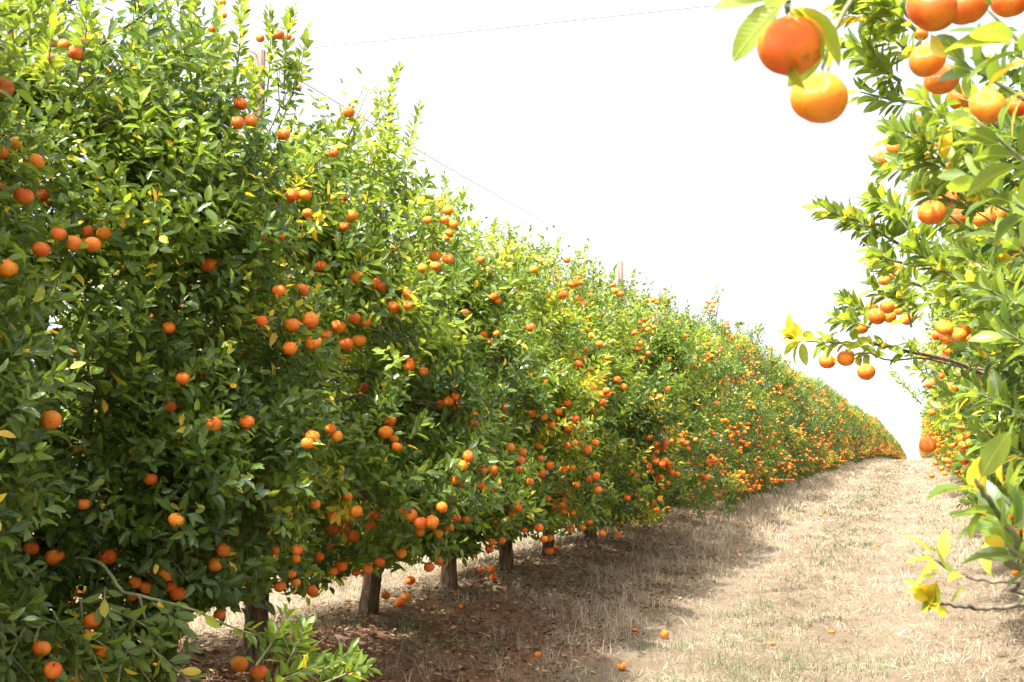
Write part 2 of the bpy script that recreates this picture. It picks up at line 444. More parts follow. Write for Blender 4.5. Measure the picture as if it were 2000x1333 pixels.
def place_shoots(P, D, hue, scale=1.0, hue_j=.10, yellow=.03):
    Fm = frames(D); out = []
    which = rng.integers(0, len(SHOOTS), len(P))
    sc = rng.uniform(.8, 1.2, len(P)) * scale
    for k, S in enumerate(SHOOTS):
        I = np.where(which == k)[0]
        if not len(I): continue
        m = len(S['pos'])
        R = Fm[I]; s = sc[I][:, None]
        pos = np.einsum('nij,mj->nmi', R, S['pos']) * s[..., None] + P[I][:, None]
        dr = np.einsum('nij,mj->nmi', R, S['dir']); nr = np.einsum('nij,mj->nmi', R, S['nrm'])
        dr = dr + np.array([0, 0, -.12])
        nr = nr + np.array([0, 0, .30])
        h = hue[I][:, None] + rng.normal(0, hue_j, (len(I), m))
        h = np.where(rng.random(h.shape) < yellow, rng.uniform(.85, 1, h.shape), h)
        out.append(dict(pos=pos.reshape(-1, 3), dir=unit(dr.reshape(-1, 3)), nrm=unit(nr.reshape(-1, 3)),
                        size=(S['size'][None] * s).ravel(), hue=np.clip(h, 0, 1).ravel()))
    return cat(out)

def long_sprout(base, tip, n, ls=.062, hue=.5, hj=.10, yellow=.03, open_=.9):
    """upright water shoot: leaves along a slightly curved axis"""
    base, tip = np.asarray(base, float), np.asarray(tip, float)
    ax = tip - base; Ln = np.linalg.norm(ax); S = make_shoot(n, Ln, ls, open_)
    R = frames(ax[None])[0]
    bend = rng.normal(0, .05 * Ln, 3); t = S['pos'][:, 2] / Ln
    pos = S['pos'] @ R.T + base + np.sin(t * math.pi)[:, None] * bend
    h = np.where(rng.random(n) < yellow, rng.uniform(.85, 1, n), hue + rng.normal(0, hj, n))
    axis = base + np.linspace(0, 1, 6)[:, None] * ax + np.sin(np.linspace(0, 1, 6) * math.pi)[:, None] * bend
    return dict(pos=pos, dir=unit(S['dir'] @ R.T), nrm=unit(S['nrm'] @ R.T + np.array([0, 0, .2])), size=S['size'], hue=np.clip(h, 0, 1)), axis

# ------------------------------------------------------------------ tree generator (local, base at origin)
PROF_L = ([.30, .55, 1.0, 1.7, 2.3, 2.8, 3.2, 3.45], [.85, 1.15, 1.32, 1.34, 1.18, .92, .62, .30])
PROF_R = ([.55, .8, 1.2, 1.7, 2.2, 2.7, 3.1, 3.45], [.55, .9, 1.15, 1.34, 1.42, 1.25, .85, .35])

PROF_F = ([.06, .30, .8, 1.7, 2.3, 2.8, 3.2, 3.45], [1.05, 1.28, 1.36, 1.32, 1.15, .88, .58, .30])

def gen_tree(height, prof, nlobes=70, spl=24, sprouts=9, fruit=90, near=False, hue0=.33, yellow=.035, fruit_low=.5):
    hs = height / 3.45
    ph, pr = np.array(prof[0]) * 1.0, np.array(prof[1])
    ph = ph * height / 3.45
    g = dict(); Ls = []; limbs = []; twigs = []
    # lobes
    h = rng.beta(1.1, 1.08, nlobes) * (ph[-1] - ph[0] - .12) + ph[0] + .10
    ang = np.arange(nlobes) * 2.399 + rng.uniform(0, 6.28) + rng.normal(0, .4, nlobes)
    R = np.interp(h, ph, pr)
    rr = R * np.where(rng.random(nlobes) < .25, rng.uniform(.25, .6, nlobes), rng.uniform(.72, .92, nlobes))
    C = np.stack([rr * np.cos(ang), rr * np.sin(ang) * .72, h], 1)
    ls = rng.uniform(.20, .36, nlobes)
    lobe_hue = hue0 + rng.normal(0, .05) + rng.normal(0, .13, nlobes) + .11 * (h / height - .45)  # hue lightens with height: sunlight on the upper crown put into leaf colour
    lobe_yel = np.clip(yellow * np.exp(rng.normal(0, .9, nlobes)), 0, .4)
    # limbs from the head of the trunk
    nl = 5; top = np.array([0, 0, .55 * hs])
    lang = np.arange(nl) * 6.283 / nl + rng.uniform(0, 6)
    limb_pts = []
    for i in range(nl):
        hh = height * rng.uniform(.6, .8); ro = rng.uniform(.35, .6)
        e = np.array([ro * math.cos(lang[i]), ro * math.sin(lang[i]), hh])
        mid = top + (e - top) * .45 + np.array([math.cos(lang[i]), math.sin(lang[i]), -.1]) * .14
        s = spline([top - [0, 0, .08], mid, e], 8)
        s[1:] += rng.normal(0, .015, (7, 3))
        limbs.append((s, np.linspace(.038, .012, 8))); limb_pts.append(s)
    LP = np.vstack(limb_pts)
    for i in range(nlobes):
        c = C[i]
        cost = np.linalg.norm(LP - c, axis=1) + np.where(LP[:, 2] > c[2] + .1, .6, 0)
        a = LP[np.argmin(cost)]
        m = (a + c) / 2 + rng.normal(0, .06, 3) + [0, 0, .05]
        twigs.append((spline([a, m, c + (c - a) * .12], 5), np.linspace(.013, .005, 5)))
    # shoots in the outer half of each lobe
    n = nlobes * spl
    li = np.repeat(np.arange(nlobes), spl)
    d = unit(rng.normal(0, 1, (n, 3)))
    outw = unit(np.stack([C[li, 0], C[li, 1], (C[li, 2] - height * .45) * .55], 1))
    d = unit(d + outw * .75 + [0, 0, .25])
    P = C[li] + d * (ls[li] * rng.uniform(.35, 1.0, n))[:, None]
    D = unit(outw * .55 + d * .45 + np.array([0, 0, .55]) + rng.normal(0, .35, (n, 3)))
    low = P[:, 2] < .8
    D[low] = unit(D[low] * [1, 1, .2] + [0, 0, -.15])
    P[:, 2] = np.maximum(P[:, 2], ph[0] * .75 + rng.uniform(0, .2, n))
    hue = lobe_hue[li] + rng.normal(0, .04, n)
    ql = np.quantile(lobe_yel, .85)
    yl = lobe_yel[li] > ql
    if not near:
        ok = rng.random(n) > np.clip((P[:, 2] / height - .76) / .22, 0, 1) * .7
        P, D, hue, yl, li = P[ok], D[ok], hue[ok], yl[ok], li[ok]; n = len(P)
    Ls.append(place_shoots(P[~yl], D[~yl], hue[~yl], yellow=yellow * .7))
    if yl.any(): Ls.append(place_shoots(P[yl], D[yl], hue[yl] + .16, yellow=.22, hue_j=.16))
    if near:
        for i in range(0, n, 4):
            p0 = C[li[i]]; twigs.append((np.array([p0 + (P[i] - p0) * .3, P[i] + D[i] * .12]), np.array([.004, .002])))
    for _ in range(22 if near else 0):      # bare dead twigs
        i = int(rng.integers(0, nlobes)); e = C[i] + unit(C[i] * [1, 1, .2] + rng.normal(0, .4, 3)) * rng.uniform(.25, .45)
        twigs.append((np.array([C[i], (C[i] + e) / 2 + rng.normal(0, .03, 3), e]), np.array([.005, .0035, .0015])))
    for _ in range(sprouts):
        an = rng.uniform(0, 6.28); r0 = rng.uniform(0, .6)
        hb = height * rng.uniform(.78, .93)
        b = np.array([r0 * math.cos(an), r0 * math.sin(an), hb])
        t = b + np.array([rng.normal(0, .12), rng.normal(0, .12), rng.uniform(.3, .95)])
        l_, ax = long_sprout(b, t, int(rng.integers(28, 44)), hue=.44)
        Ls.append(l_); twigs.append((ax, np.linspace(.006, .002, 6)))
    # fruit in clusters round the outside
    fr = []
    while len(fr) < fruit:
        if rng.random() < fruit_low: i = int(np.argsort(h)[int(rng.integers(0, nlobes // 3))])
        else: i = int(rng.integers(0, nlobes))
        if rr[i] < R[i] * .65 and rng.random() < .8: continue
        dd = unit(rng.normal(0, .5, 3) + np.array([C[i, 0], C[i, 1], -.1]))
        c0 = C[i] + dd * (ls[i] * rng.uniform(.8, 1.2) + .08)
        for _ in range(int(rng.choice([1, 1, 2, 3, 4, 5]))):
            q = c0 + rng.normal(0, .055, 3) * [1, 1, .9]; q[2] = max(q[2], .28)
            if all(np.linalg.norm(q - f) > .062 for f, _r in fr[-6:]):
                fr.append((q, rng.uniform(.031, .041)))
    g['L'] = cat(Ls); g['limbs'] = limbs; g['twigs'] = twigs; g['fruit'] = fr; g['height'] = height
    return g

def trunk_arrays(h=.62, r=.085, sides=28):
    n = 16; t = np.linspace(0, 1, n)
    z = -.08 + t * (h + .08)
    rad = r * (1 + .75 * np.exp(-t * 8) + .28 * t ** 3)
    th = np.linspace(0, 2 * math.pi, sides, endpoint=False)
    f1, f2, p1, p2 = 3, 8, rng.uniform(0, 6), rng.uniform(0, 6)
    lean = rng.normal(0, .05, 2)
    V = []
    for i in range(n):
        for j in range(sides):
            rr = rad[i] * (1 + (.12 + .12 * math.exp(-5 * t[i])) * math.sin(f1 * th[j] + p1 + 1.3 * t[i]) + .12 * math.sin(f2 * th[j] + p2 + 2 * t[i]) + rng.normal(0, .03))
            V.append((lean[0] * t[i] + rr * math.cos(th[j]), lean[1] * t[i] + rr * math.sin(th[j]), z[i]))
    T = []
    for i in range(n - 1):
        for j in range(sides):
            p, q = i * sides + j, i * sides + (j + 1) % sides
            T += [(p, q, q + sides), (p, q + sides, p + sides)]
    c = len(V); V.append((lean[0], lean[1], h))
    T += [((n - 1) * sides + j, (n - 1) * sides + (j + 1) % sides, c) for j in range(sides)]
    return np.array(V), np.array(T)

# ------------------------------------------------------------------ fruit meshes (unit radius 1)
def fruit_arrays(seg, rings, squash, k):
    r2 = random.Random(k); V = []; T = []
    ph0 = [r2.uniform(0, 6.28) for _ in range(3)]
    for i in range(rings + 1):
        v = math.pi * i / rings
        for j in range(seg):
            u = 2 * math.pi * j / seg
            r = 1 + .018 * math.sin(3 * u + ph0[0]) * math.sin(v) + .012 * math.sin(5 * u + ph0[1]) * math.sin(2 * v)
            x, y, z = r * math.sin(v) * math.cos(u), r * math.sin(v) * math.sin(u), r * math.cos(v) * squash
            z -= .16 * math.exp(-(math.sin(v) / .32) ** 2) * (1 if v < 1.57 else 0)
            z += .08 * math.exp(-(math.sin(v) / .16) ** 2) * (1 if v > 1.57 else 0)
            V.append((x, y, z))
    for i in range(rings):
        for j in range(seg):
            p, q = i * seg + j, i * seg + (j + 1) % seg
            if i > 0: T.append((p, p + seg, q))
            if i < rings - 1: T.append((q, p + seg, q + seg))
    return np.array(V), np.array(T)

def fruit_mesh(seg, rings, squash, k, mat):
    V, T = fruit_arrays(seg, rings, squash, k)
    n = len(T)
    top = squash - .16
    cv = [(0, 0, top + .05)] + [((.20 if j % 2 == 0 else .10) * math.cos(j * math.pi / 5), (.20 if j % 2 == 0 else .10) * math.sin(j * math.pi / 5), top + .03) for j in range(10)]
    ct = [(0, 1 + j, 1 + (j + 1) % 10) for j in range(10)]
    sv, st = tube([(0, 0, top), (.02, 0, top + .35), (.08, .03, top + .8)], [.05, .04, .035], 5)
    V, T = join([(V, T), (np.array(cv), np.array(ct)), (sv, st)])
    idx = np.zeros(len(T), int); idx[n:] = 1
    return mesh_tris('mandarin', V, T, [mat, M_CALYX], matidx=idx)
FR_MID = [fruit_mesh(18, 12, s, i, M_FRUIT) for i, s in enumerate((.84, .88, .92, .86))]
FR_HI = [fruit_mesh(48, 32, s, i, M_FRUIT) for i, s in enumerate((.84, .89))]
FR_GREEN = fruit_mesh(32, 20, .9, 9, M_GREEN)
LOWF_V, LOWF_T = fruit_arrays(8, 6, .86, 3)

def fruit_cluster_mesh(fr):
    parts = [(LOWF_V * r + p, LOWF_T) for p, r in fr]
    V, T = join(parts)
    return mesh_tris('fruit', V, T, M_FRUIT)

def tree_root(x, y, label, group, scale=1.0, rot=0.0):
    o = bpy.data.objects.new('mandarin_tree', None); COL.objects.link(o)
    o.location = (x, y, float(terrain(x, y)) - .01); o.rotation_euler = (0, 0, rot); o.scale = (scale,) * 3
    o['label'] = label; o['category'] = 'tree'; o['group'] = group
    o.empty_display_size = .3
    return o

# ------------------------------------------------------------------ near trees
G_L = 'mandarin trees of the left row'
G_R = 'mandarin trees of the right row'
NEAR_L = [(-4.05, 2.9, 3.6), (-4.05, 4.8, 3.55), (-3.89, 6.64, 3.45), (-4.08, 8.63, 3.2), (-4.14, 10.53, 3.3), (-4.13, 12.1, 3.3),
          (-4.1, 13.6, 3.3), (-4.0, 15.1, 3.25), (-4.1, 16.9, 3.3)]
LAB_L = ['nearest tall mandarin tree, cut by the left edge of the picture, no trunk showing',
         'mandarin tree in the lower left corner whose fruit laden skirt hides its own trunk',
         'mandarin tree on the nearest visible trunk, its leafy shoots reaching the top edge',
         'mandarin tree on the second trunk from the left, a tall leafy spire against the sky',
         'mandarin tree on the third visible trunk, a small leafy tip standing above its crown',
         'mandarin tree on the fourth visible trunk, right of three fruits hanging near the ground',
         'mandarin tree on the thin dark fifth trunk, half hidden by hanging fruit',
         'mandarin tree on the sixth trunk, last one standing clear above the dry grass',
         'left row mandarin tree just behind the last clear trunk, skirt touching the grass']
NEAR_R = [(1.9, 2.3, 3.5), (1.7, 4.2, 3.4), (1.6, 6.1, 3.4), (1.62, 8.0, 3.4), (1.6, 9.9, 3.4), (1.62, 11.8, 3.4), (1.62, 13.7, 3.4)]
LAB_R = ['closest mandarin tree at the right edge, its largest fruits hanging against the sky',
         'mandarin tree on the right that holds one green unripe fruit among orange ones',
         'right hand mandarin tree with a long thin branch carrying three fruits against the sky',
         'right row mandarin tree behind the long thin branch, single round fruit at its edge',
         'fifth mandarin tree of the right row, yellowish crown with small fruit near the right edge',
         'sixth mandarin tree of the right row, its skirt of small fruit above the pale grass',
         'seventh mandarin tree of the right row, a narrow fruit laden edge beside the track']

trees = []
for (x, y, h), lab in zip(NEAR_L, LAB_L):
    g = gen_tree(h, PROF_L, nlobes=88, spl=22, sprouts=(7 if y > 9 else 3), fruit=(14 if y < 6 else 75 if y < 10 else 110 if y < 13 else 230), near=True, hue0=.30, yellow=.02)
    g['root'] = tree_root(x, y, lab, G_L); g['off'] = np.array(g['root'].location); g['hand'] = []; g['branches'] = []; g['side'] = 'L'
    trees.append(g)
for k, ((x, y, h), lab) in enumerate(zip(NEAR_R, LAB_R)):
    g = gen_tree(h, PROF_R, nlobes=86, spl=24, sprouts=7, fruit=(14 if y < 5 else 120), near=True, hue0=.34, yellow=.04)
    g['root'] = tree_root(x, y, lab, G_R); g['off'] = np.array(g['root'].location); g['hand'] = []; g['branches'] = []; g['side'] = 'R'
    trees.append(g)
for g in trees:                    # leaves to world space
    q = g['L']['pos']; thin = (q[:, 0] * (-1 if g['side'] == 'L' else 1) > .45) & (rng.random(len(q)) < .6)   # fewer leaves on the far side
    g['L'] = {k: v[~thin] for k, v in g['L'].items()}
    q = g['L']['pos']; hz = (q[:, 2] - g['height'] * .74) / (g['height'] * .26)
    airy = (rng.random(len(q)) < np.clip(hz, 0, 1) * (.75 if g['side'] == 'L' else .3))
    g['L'] = {k: v[~airy] for k, v in g['L'].items()}
    if g['side'] == 'L':            # a fuller, lumpier face towards the track
        y0 = g['off'][1]; nb = 125 if y0 < 6 else (40 if y0 < 9 else 18); hmax = g['height']
        hb = rng.uniform(.10 if y0 < 6 else .35, hmax * .80, nb); an = rng.uniform(-1.75, 1.15, nb)
        rb = np.interp(hb, [.3 if y0 > 6 else .1, .6, 1, 1.7, 2.4, 3, hmax], [.9, 1.1, 1.25, 1.25, 1.05, .75, .4]) * rng.uniform(.5, .98, nb)
        Cb = np.stack([rb * np.cos(an), rb * np.sin(an) * .72, hb], 1)
        li = np.repeat(np.arange(nb), 26); dd = unit(rng.normal(0, 1, (len(li), 3)) + [.3, -.1, .2])
        Pb = Cb[li] + dd * rng.uniform(.08, .30, len(li))[:, None]
        Db = unit(np.stack([Cb[li, 0], Cb[li, 1], 0 * li], 1) * .6 + [0, 0, .6] + rng.normal(0, .4, (len(li), 3)))
        hb_ = (.27 + .14 * (hb / hmax - .45) + rng.normal(0, .08, nb))[li]  # paler towards the top, painting in the sunnier upper half
        g['L'] = cat([g['L'], place_shoots(Pb, Db, hb_, yellow=.03, hue_j=.11)])
    g['L']['pos'] = g['L']['pos'] + g['off']
TL, TR = trees[:len(NEAR_L)], trees[len(NEAR_L):]
for g in TL[:2]: g['L']['size'] = g['L']['size'] * .9

def add_sprout(g, base, tip, n, ls=.062, hue=.5, hj=.1, yellow=.03, r=.006):
    l_, ax = long_sprout(base, tip, n, ls, hue, hj, yellow)
    g['L'] = cat([g['L'], l_]); g['branches'].append((ax, np.linspace(r, .0018, len(ax)), M_TWIG))

# tall shoots of the left row that stand against the sky (base px, tip px, depth, leaves)
SPR = [(1, 30, 140, 20, -40, 4.6, 30), (1, 90, 170, 110, 5, 4.6, 34), (1, 150, 150, 160, -30, 4.8, 34), (1, 60, 90, 70, -10, 4.9, 26),
       (2, 215, 190, 190, 70, 6.0, 34), (2, 290, 190, 285, -30, 6.4, 46), (2, 320, 170, 330, -10, 6.6, 40), (2, 370, 150, 385, -25, 6.8, 46),
       (2, 430, 150, 425, 10, 7.0, 44), (2, 460, 150, 470, -10, 7.1, 44), (2, 520, 200, 525, 20, 7.3, 46), (2, 555, 170, 572, 20, 7.4, 40),
       (2, 540, 260, 600, 60, 7.4, 44), (2, 560, 330, 690, 205, 7.2, 30), (2, 400, 230, 395, 70, 6.6, 44), (2, 250, 260, 255, 150, 6.0, 36), (2, 480, 260, 500, 110, 7.0, 44),
       (2, 340, 260, 330, 100, 6.5, 46), (2, 600, 400, 660, 290, 7.6, 36),
       (3, 690, 420, 700, 280, 8.9, 44), (3, 760, 400, 768, 210, 9.2, 46), (3, 775, 300, 785, 125, 9.2, 50), (3, 795, 330, 822, 205, 9.2, 34), (3, 750, 260, 742, 180, 9.2, 22),
       (3, 730, 430, 725, 320, 9.2, 40), (3, 670, 360, 680, 270, 8.8, 30),
       (4, 870, 450, 868, 345, 11, 34), (4, 885, 430, 908, 370, 11, 26), (4, 850, 470, 830, 385, 10.8, 30),
       (5, 965, 510, 968, 432, 12.5, 34), (5, 990, 520, 1000, 455, 12.6, 30), (5, 930, 510, 925, 440, 12.2, 30),
       (6, 1085, 540, 1092, 468, 13.9, 34), (6, 1045, 540, 1040, 480, 13.6, 26), (6, 1110, 540, 1130, 490, 14, 26),
       (7, 1160, 580, 1158, 512, 15.3, 34), (7, 1190, 580, 1205, 520, 15.6, 34), (8, 1232, 600, 1238, 530, 16.5, 30), (8, 1290, 625, 1305, 560, 17.5, 34)]
for k, bx, by, tx, ty, d, n in SPR:
    add_sprout(TL[k], at(bx, by, d), at(tx, ty, d), int(n * 1.5), ls=.072, hue=.45)

def add_branch(g, pts, r0, r1, leaves=(), mat=None, root=True):
    """hand laid branch: pts are world points from the inside outwards"""
    P = [np.asarray(p, float) for p in pts]
    if root:
        o = g['off']; st = o + np.array([0, 0, min(1.6, max(.6, P[0][2] - o[2] - .3))])
        P = [st, (st + P[0]) / 2 + [0, 0, .05]] + P
    s = spline(P, 5 * len(P)); s[2:] += rng.normal(0, .0015, (len(s) - 2, 3))
    g['branches'].append((s, np.linspace(r0, r1, len(s)), mat or M_TWIG))
    for (t0, t1, n, ls, hue, yel) in leaves:
        m = n; t = rng.uniform(t0, t1, m); k = t * (len(s) - 1); i = np.clip(k.astype(int), 0, len(s) - 2); f = (k - i)[:, None]
        pos = s[i] * (1 - f) + s[i + 1] * f; ax = unit(s[i + 1] - s[i])
        d = unit(rng.normal(0, 1, (m, 3)) * [1, 1, .8] + ax * .7)
        nr = unit(rng.normal(0, .45, (m, 3)) + [-.3, -.35, .8])
        h = np.where(rng.random(m) < yel, rng.uniform(.85, 1, m), hue + rng.normal(0, .09, m))
        g['L'] = cat([g['L'], dict(pos=pos + d * .012, dir=d, nrm=nr, size=ls * rng.uniform(.7, 1.2, m), hue=np.clip(h, 0, 1))])
    return s

# right row: branches that reach into the picture
add_branch(TR[2], [at(1960, 740, 5.7), at(1860, 706, 5.5), at(1790, 690, 5.3), at(1700, 672, 5.2), at(1600, 668, 5.1), at(1540, 662, 5.0)], .016, .002,
           [(.93, 1, 22, .085, .72, .2), (.72, .84, 30, .075, .60, .15), (.55, .7, 24, .08, .58, .1)], M_TWIGB)
add_branch(TR[2], [at(1900, 720, 5.6), at(1800, 700, 5.4), at(1740, 705, 5.25), at(1690, 690, 5.2), at(1665, 705, 5.2)], .008, .002, [(.75, 1, 16, .075, .7, .25)], M_TWIGB)
for px, py, qx, qy, d, n in [(1730, 620, 1650, 585, 5.2, 34), (1760, 590, 1690, 540, 5.2, 34), (1700, 640, 1630, 620, 5.1, 26), (1780, 640, 1760, 560, 5.3, 34),
                             (1760, 560, 1700, 500, 5.1, 30), (1790, 600, 1740, 560, 5.0, 34)]:
    add_sprout(TR[2], at(px, py, d), at(qx, qy, d), int(n * 1.3), ls=.072, hue=.42, yellow=.05)
for px, py, qx, qy, d, n in [(1720, 440, 1595, 398, 4.1, 30), (1760, 480, 1650, 420, 4.1, 34), (1780, 420, 1700, 385, 4.0, 34), (1790, 520, 1680, 470, 4.0, 30),
                             (1820, 480, 1740, 400, 3.9, 34), (1800, 560, 1720, 520, 4.2, 30), (1860, 540, 1780, 480, 3.8, 34),
                             (1830, 330, 1715, 330, 3.3, 22), (1850, 290, 1740, 260, 3.1, 26), (1870, 350, 1780, 290, 3.1, 26), (1900, 300, 1800, 240, 3.3, 26), (1880, 400, 1790, 350, 3.4, 30), (1930, 330, 1850, 280, 3.4, 26), (1910, 460, 1820, 400, 3.6, 30), (1950, 250, 1870, 190, 3.2, 26), (1990, 420, 1900, 380, 3.4, 26), (1880, 260, 1800, 190, 3.0, 20)]:
    add_sprout(TR[1], at(px, py, d), at(qx, qy, d), int(n * 1.3), ls=.068, hue=.43, yellow=.05)
for px, py, qx, qy, d, n in [(1760, 160, 1690, 110, 3.4, 20), (1800, 120, 1690, 30, 3.4, 26), (1760, 60, 1650, 20, 3.3, 22), (1780, 200, 1680, 180, 3.4, 14), (1790, 60, 1720, -10, 3.2, 26),
                             (1730, 110, 1660, 90, 3.5, 14), (1720, 10, 1640, 0, 3.3, 12)]:
    add_sprout(TR[1], at(px, py, d), at(qx, qy, d), int(n * 1.6), ls=.068, hue=.44, yellow=.08)
for px, py, qx, qy, d, n in [(2010, 200, 1850, 110, 1.75, 12), (2020, 330, 1900, 230, 1.7, 12), (2030, 120, 1930, 20, 1.6, 12), (2040, 430, 1900, 340, 1.9, 9), (2060, 560, 1960, 440, 2.1, 9),
                             (2060, 700, 1950, 640, 2.4, 9), (2020, 620, 1890, 550, 3.0, 16), (2010, 820, 1890, 760, 3.2, 16), (2020, 900, 1910, 840, 3.3, 16),
                             (1990, 700, 1860, 660, 4.0, 24), (1990, 560, 1850, 480, 3.8, 26), (1980, 780, 1850, 770, 4.3, 26), (2000, 480, 1880, 400, 3.4, 20)]:
    add_sprout(TR[0], at(px, py, d), at(qx, qy, d), int(n * 1.4), ls=.07, hue=.34, yellow=.04, r=.0035)
# the overhanging branch with the two largest fruits
add_branch(TR[0], [at(1900, -140, 1.7), at(1700, -90, 1.45), at(1580, -45, 1.36), at(1540, -5, 1.34), at(1537, 25, 1.34)], .008, .0025,
           [(.80, .93, 16, .075, .52, .0)])
add_branch(TR[0], [at(1900, -120, 1.7), at(1720, -70, 1.5), at(1650, 20, 1.45), at(1615, 100, 1.45), at(1606, 140, 1.45)], .006, .002, [(.74, .86, 4, .065, .5, 0)])
# low near twigs at the right edge
add_branch(TR[0], [at(2080, 1165, 2.4), at(2000, 1180, 2.3), at(1930, 1190, 2.25), at(1870, 1183, 2.2), at(1822, 1178, 2.15)], .007, .003, [(.93, 1, 11, .06, .66, .25)], M_TWIGB)
add_branch(TR[0], [at(2080, 1180, 2.2), at(1990, 1140, 2.1), at(1930, 1135, 2.1), at(1870, 1120, 2.1), at(1800, 1078, 2.1)], .006, .002, [(.62, .95, 9, .065, .62, .15)], M_TWIGB)
add_branch(TR[0], [at(2080, 1130, 1.8), at(1990, 1060, 1.7), at(1940, 990, 1.65), at(1905, 940, 1.6)], .009, .003, [(.5, 1, 13, .07, .38, .05)], M_TWIG)
for px, py, qx, qy, d, n in [(2060, 1140, 1960, 1060, 1.7, 12), (2050, 1040, 1950, 960, 1.8, 14)]:
    add_sprout(TR[0], at(px, py, d), at(qx, qy, d), n, ls=.07, hue=.35, yellow=.03)
add_sprout(TR[4], at(1800, 790, 9.5), at(1742, 726, 9.5), 40, ls=.055, hue=.55)
# low branch of the near left tree lying towards the second trunk
add_branch(TL[1], [at(195, 1100, 4.6), at(235, 1152, 4.5), at(290, 1168, 4.5), at(370, 1190, 4.5), at(450, 1224, 4.6), at(560, 1262, 4.7), at(640, 1290, 4.7), at(700, 1305, 4.7)], .008, .003,
           [(.68, 1, 95, .07, .42, .05), (.45, .7, 8, .065, .5, .1)])
for px, py, qx, qy, d, n in [(560, 1300, 600, 1225, 4.6, 20), (500, 1300, 560, 1200, 4.6, 22), (600, 1320, 690, 1270, 4.6, 20), (520, 1345, 620, 1300, 4.4, 22), (600, 1350, 720, 1300, 4.5, 20)]:
    add_sprout(TL[1], at(px, py, d), at(qx, qy, d), n, ls=.07, hue=.40)

# the skirts stop short of the ground, so that the trunks show
SKX = [0, 320, 345, 480, 540, 600, 690, 760, 860, 950, 1010, 1100, 1200, 1300]
SKY_ = [1500, 1400, 1195, 1165, 1150, 1165, 1108, 1104, 1085, 1072, 1036, 1028, 1018, 1010]
for i, g in enumerate(TL):
    px, py, d = project(g['L']['pos'])
    kill = (d > 0) & (px < 1300) & (px > 0) & (py > np.interp(px, SKX, SKY_) + rng.normal(0, 10, len(px)))
    if i == 1: kill &= ~((d < 5.0) & (px > 340)) | (g['L']['pos'][:, 0] < -3.6)
    g['L'] = {k: v[~kill] for k, v in g['L'].items()}
    def shows(s):
        px, py, d = project(s[-1] + g['off']); return d > 0 and 0 < px < 1300 and py > np.interp(px, SKX, SKY_)
    g['twigs'] = [t for t in g['twigs'] if not shows(t[0])]
    g['fruit'] = [f for f in g['fruit'] if not shows(np.array([f[0]]))]

for px, py, qx, qy, d in [(20, 1190, 50, 1320, 4.3), (100, 1210, 140, 1325, 4.4), (160, 1190, 205, 1310, 4.5), (225, 1170, 262, 1290, 4.6), (10, 1260, -20, 1380, 4.2), (60, 1290, 30, 1400, 4.2), (285, 1185, 312, 1280, 4.7),
                         (120, 1270, 90, 1370, 4.4), (190, 1270, 170, 1370, 4.5), (40, 1160, 90, 1260, 4.3), (240, 1240, 290, 1340, 4.6), (0, 1200, 30, 1290, 4.15)]:
    for j in range(3):
        add_sprout(TL[1], at(px, py, d) + rng.normal(0, .05, 3), at(qx, qy, d) + rng.normal(0, .12, 3), 16, ls=.072, hue=.30, hj=.12)

# keep the space right in front of the lens open, as the photographer did
for g in trees:
    px, py, d = project(g['L']['pos'])
    P = g['L']['pos']
    keep = ~((d < 1.28) & (d > -.3) & (P[:, 0] < .9))
    if g['side'] == 'R':
        open_sky = (P[:, 0] < -.02 - .0 * d) & (px < 1700) & (d > 0) & (py > 470) & (py < 560)
        low = (P[:, 2] < 1.35) & (px < 2010) & (px > 1810) & (d > 2.7) & (d < 7.5) & (py > 985)
        keep &= ~low & ~open_sky
    g['L'] = {k: v[keep] for k, v in g['L'].items()}

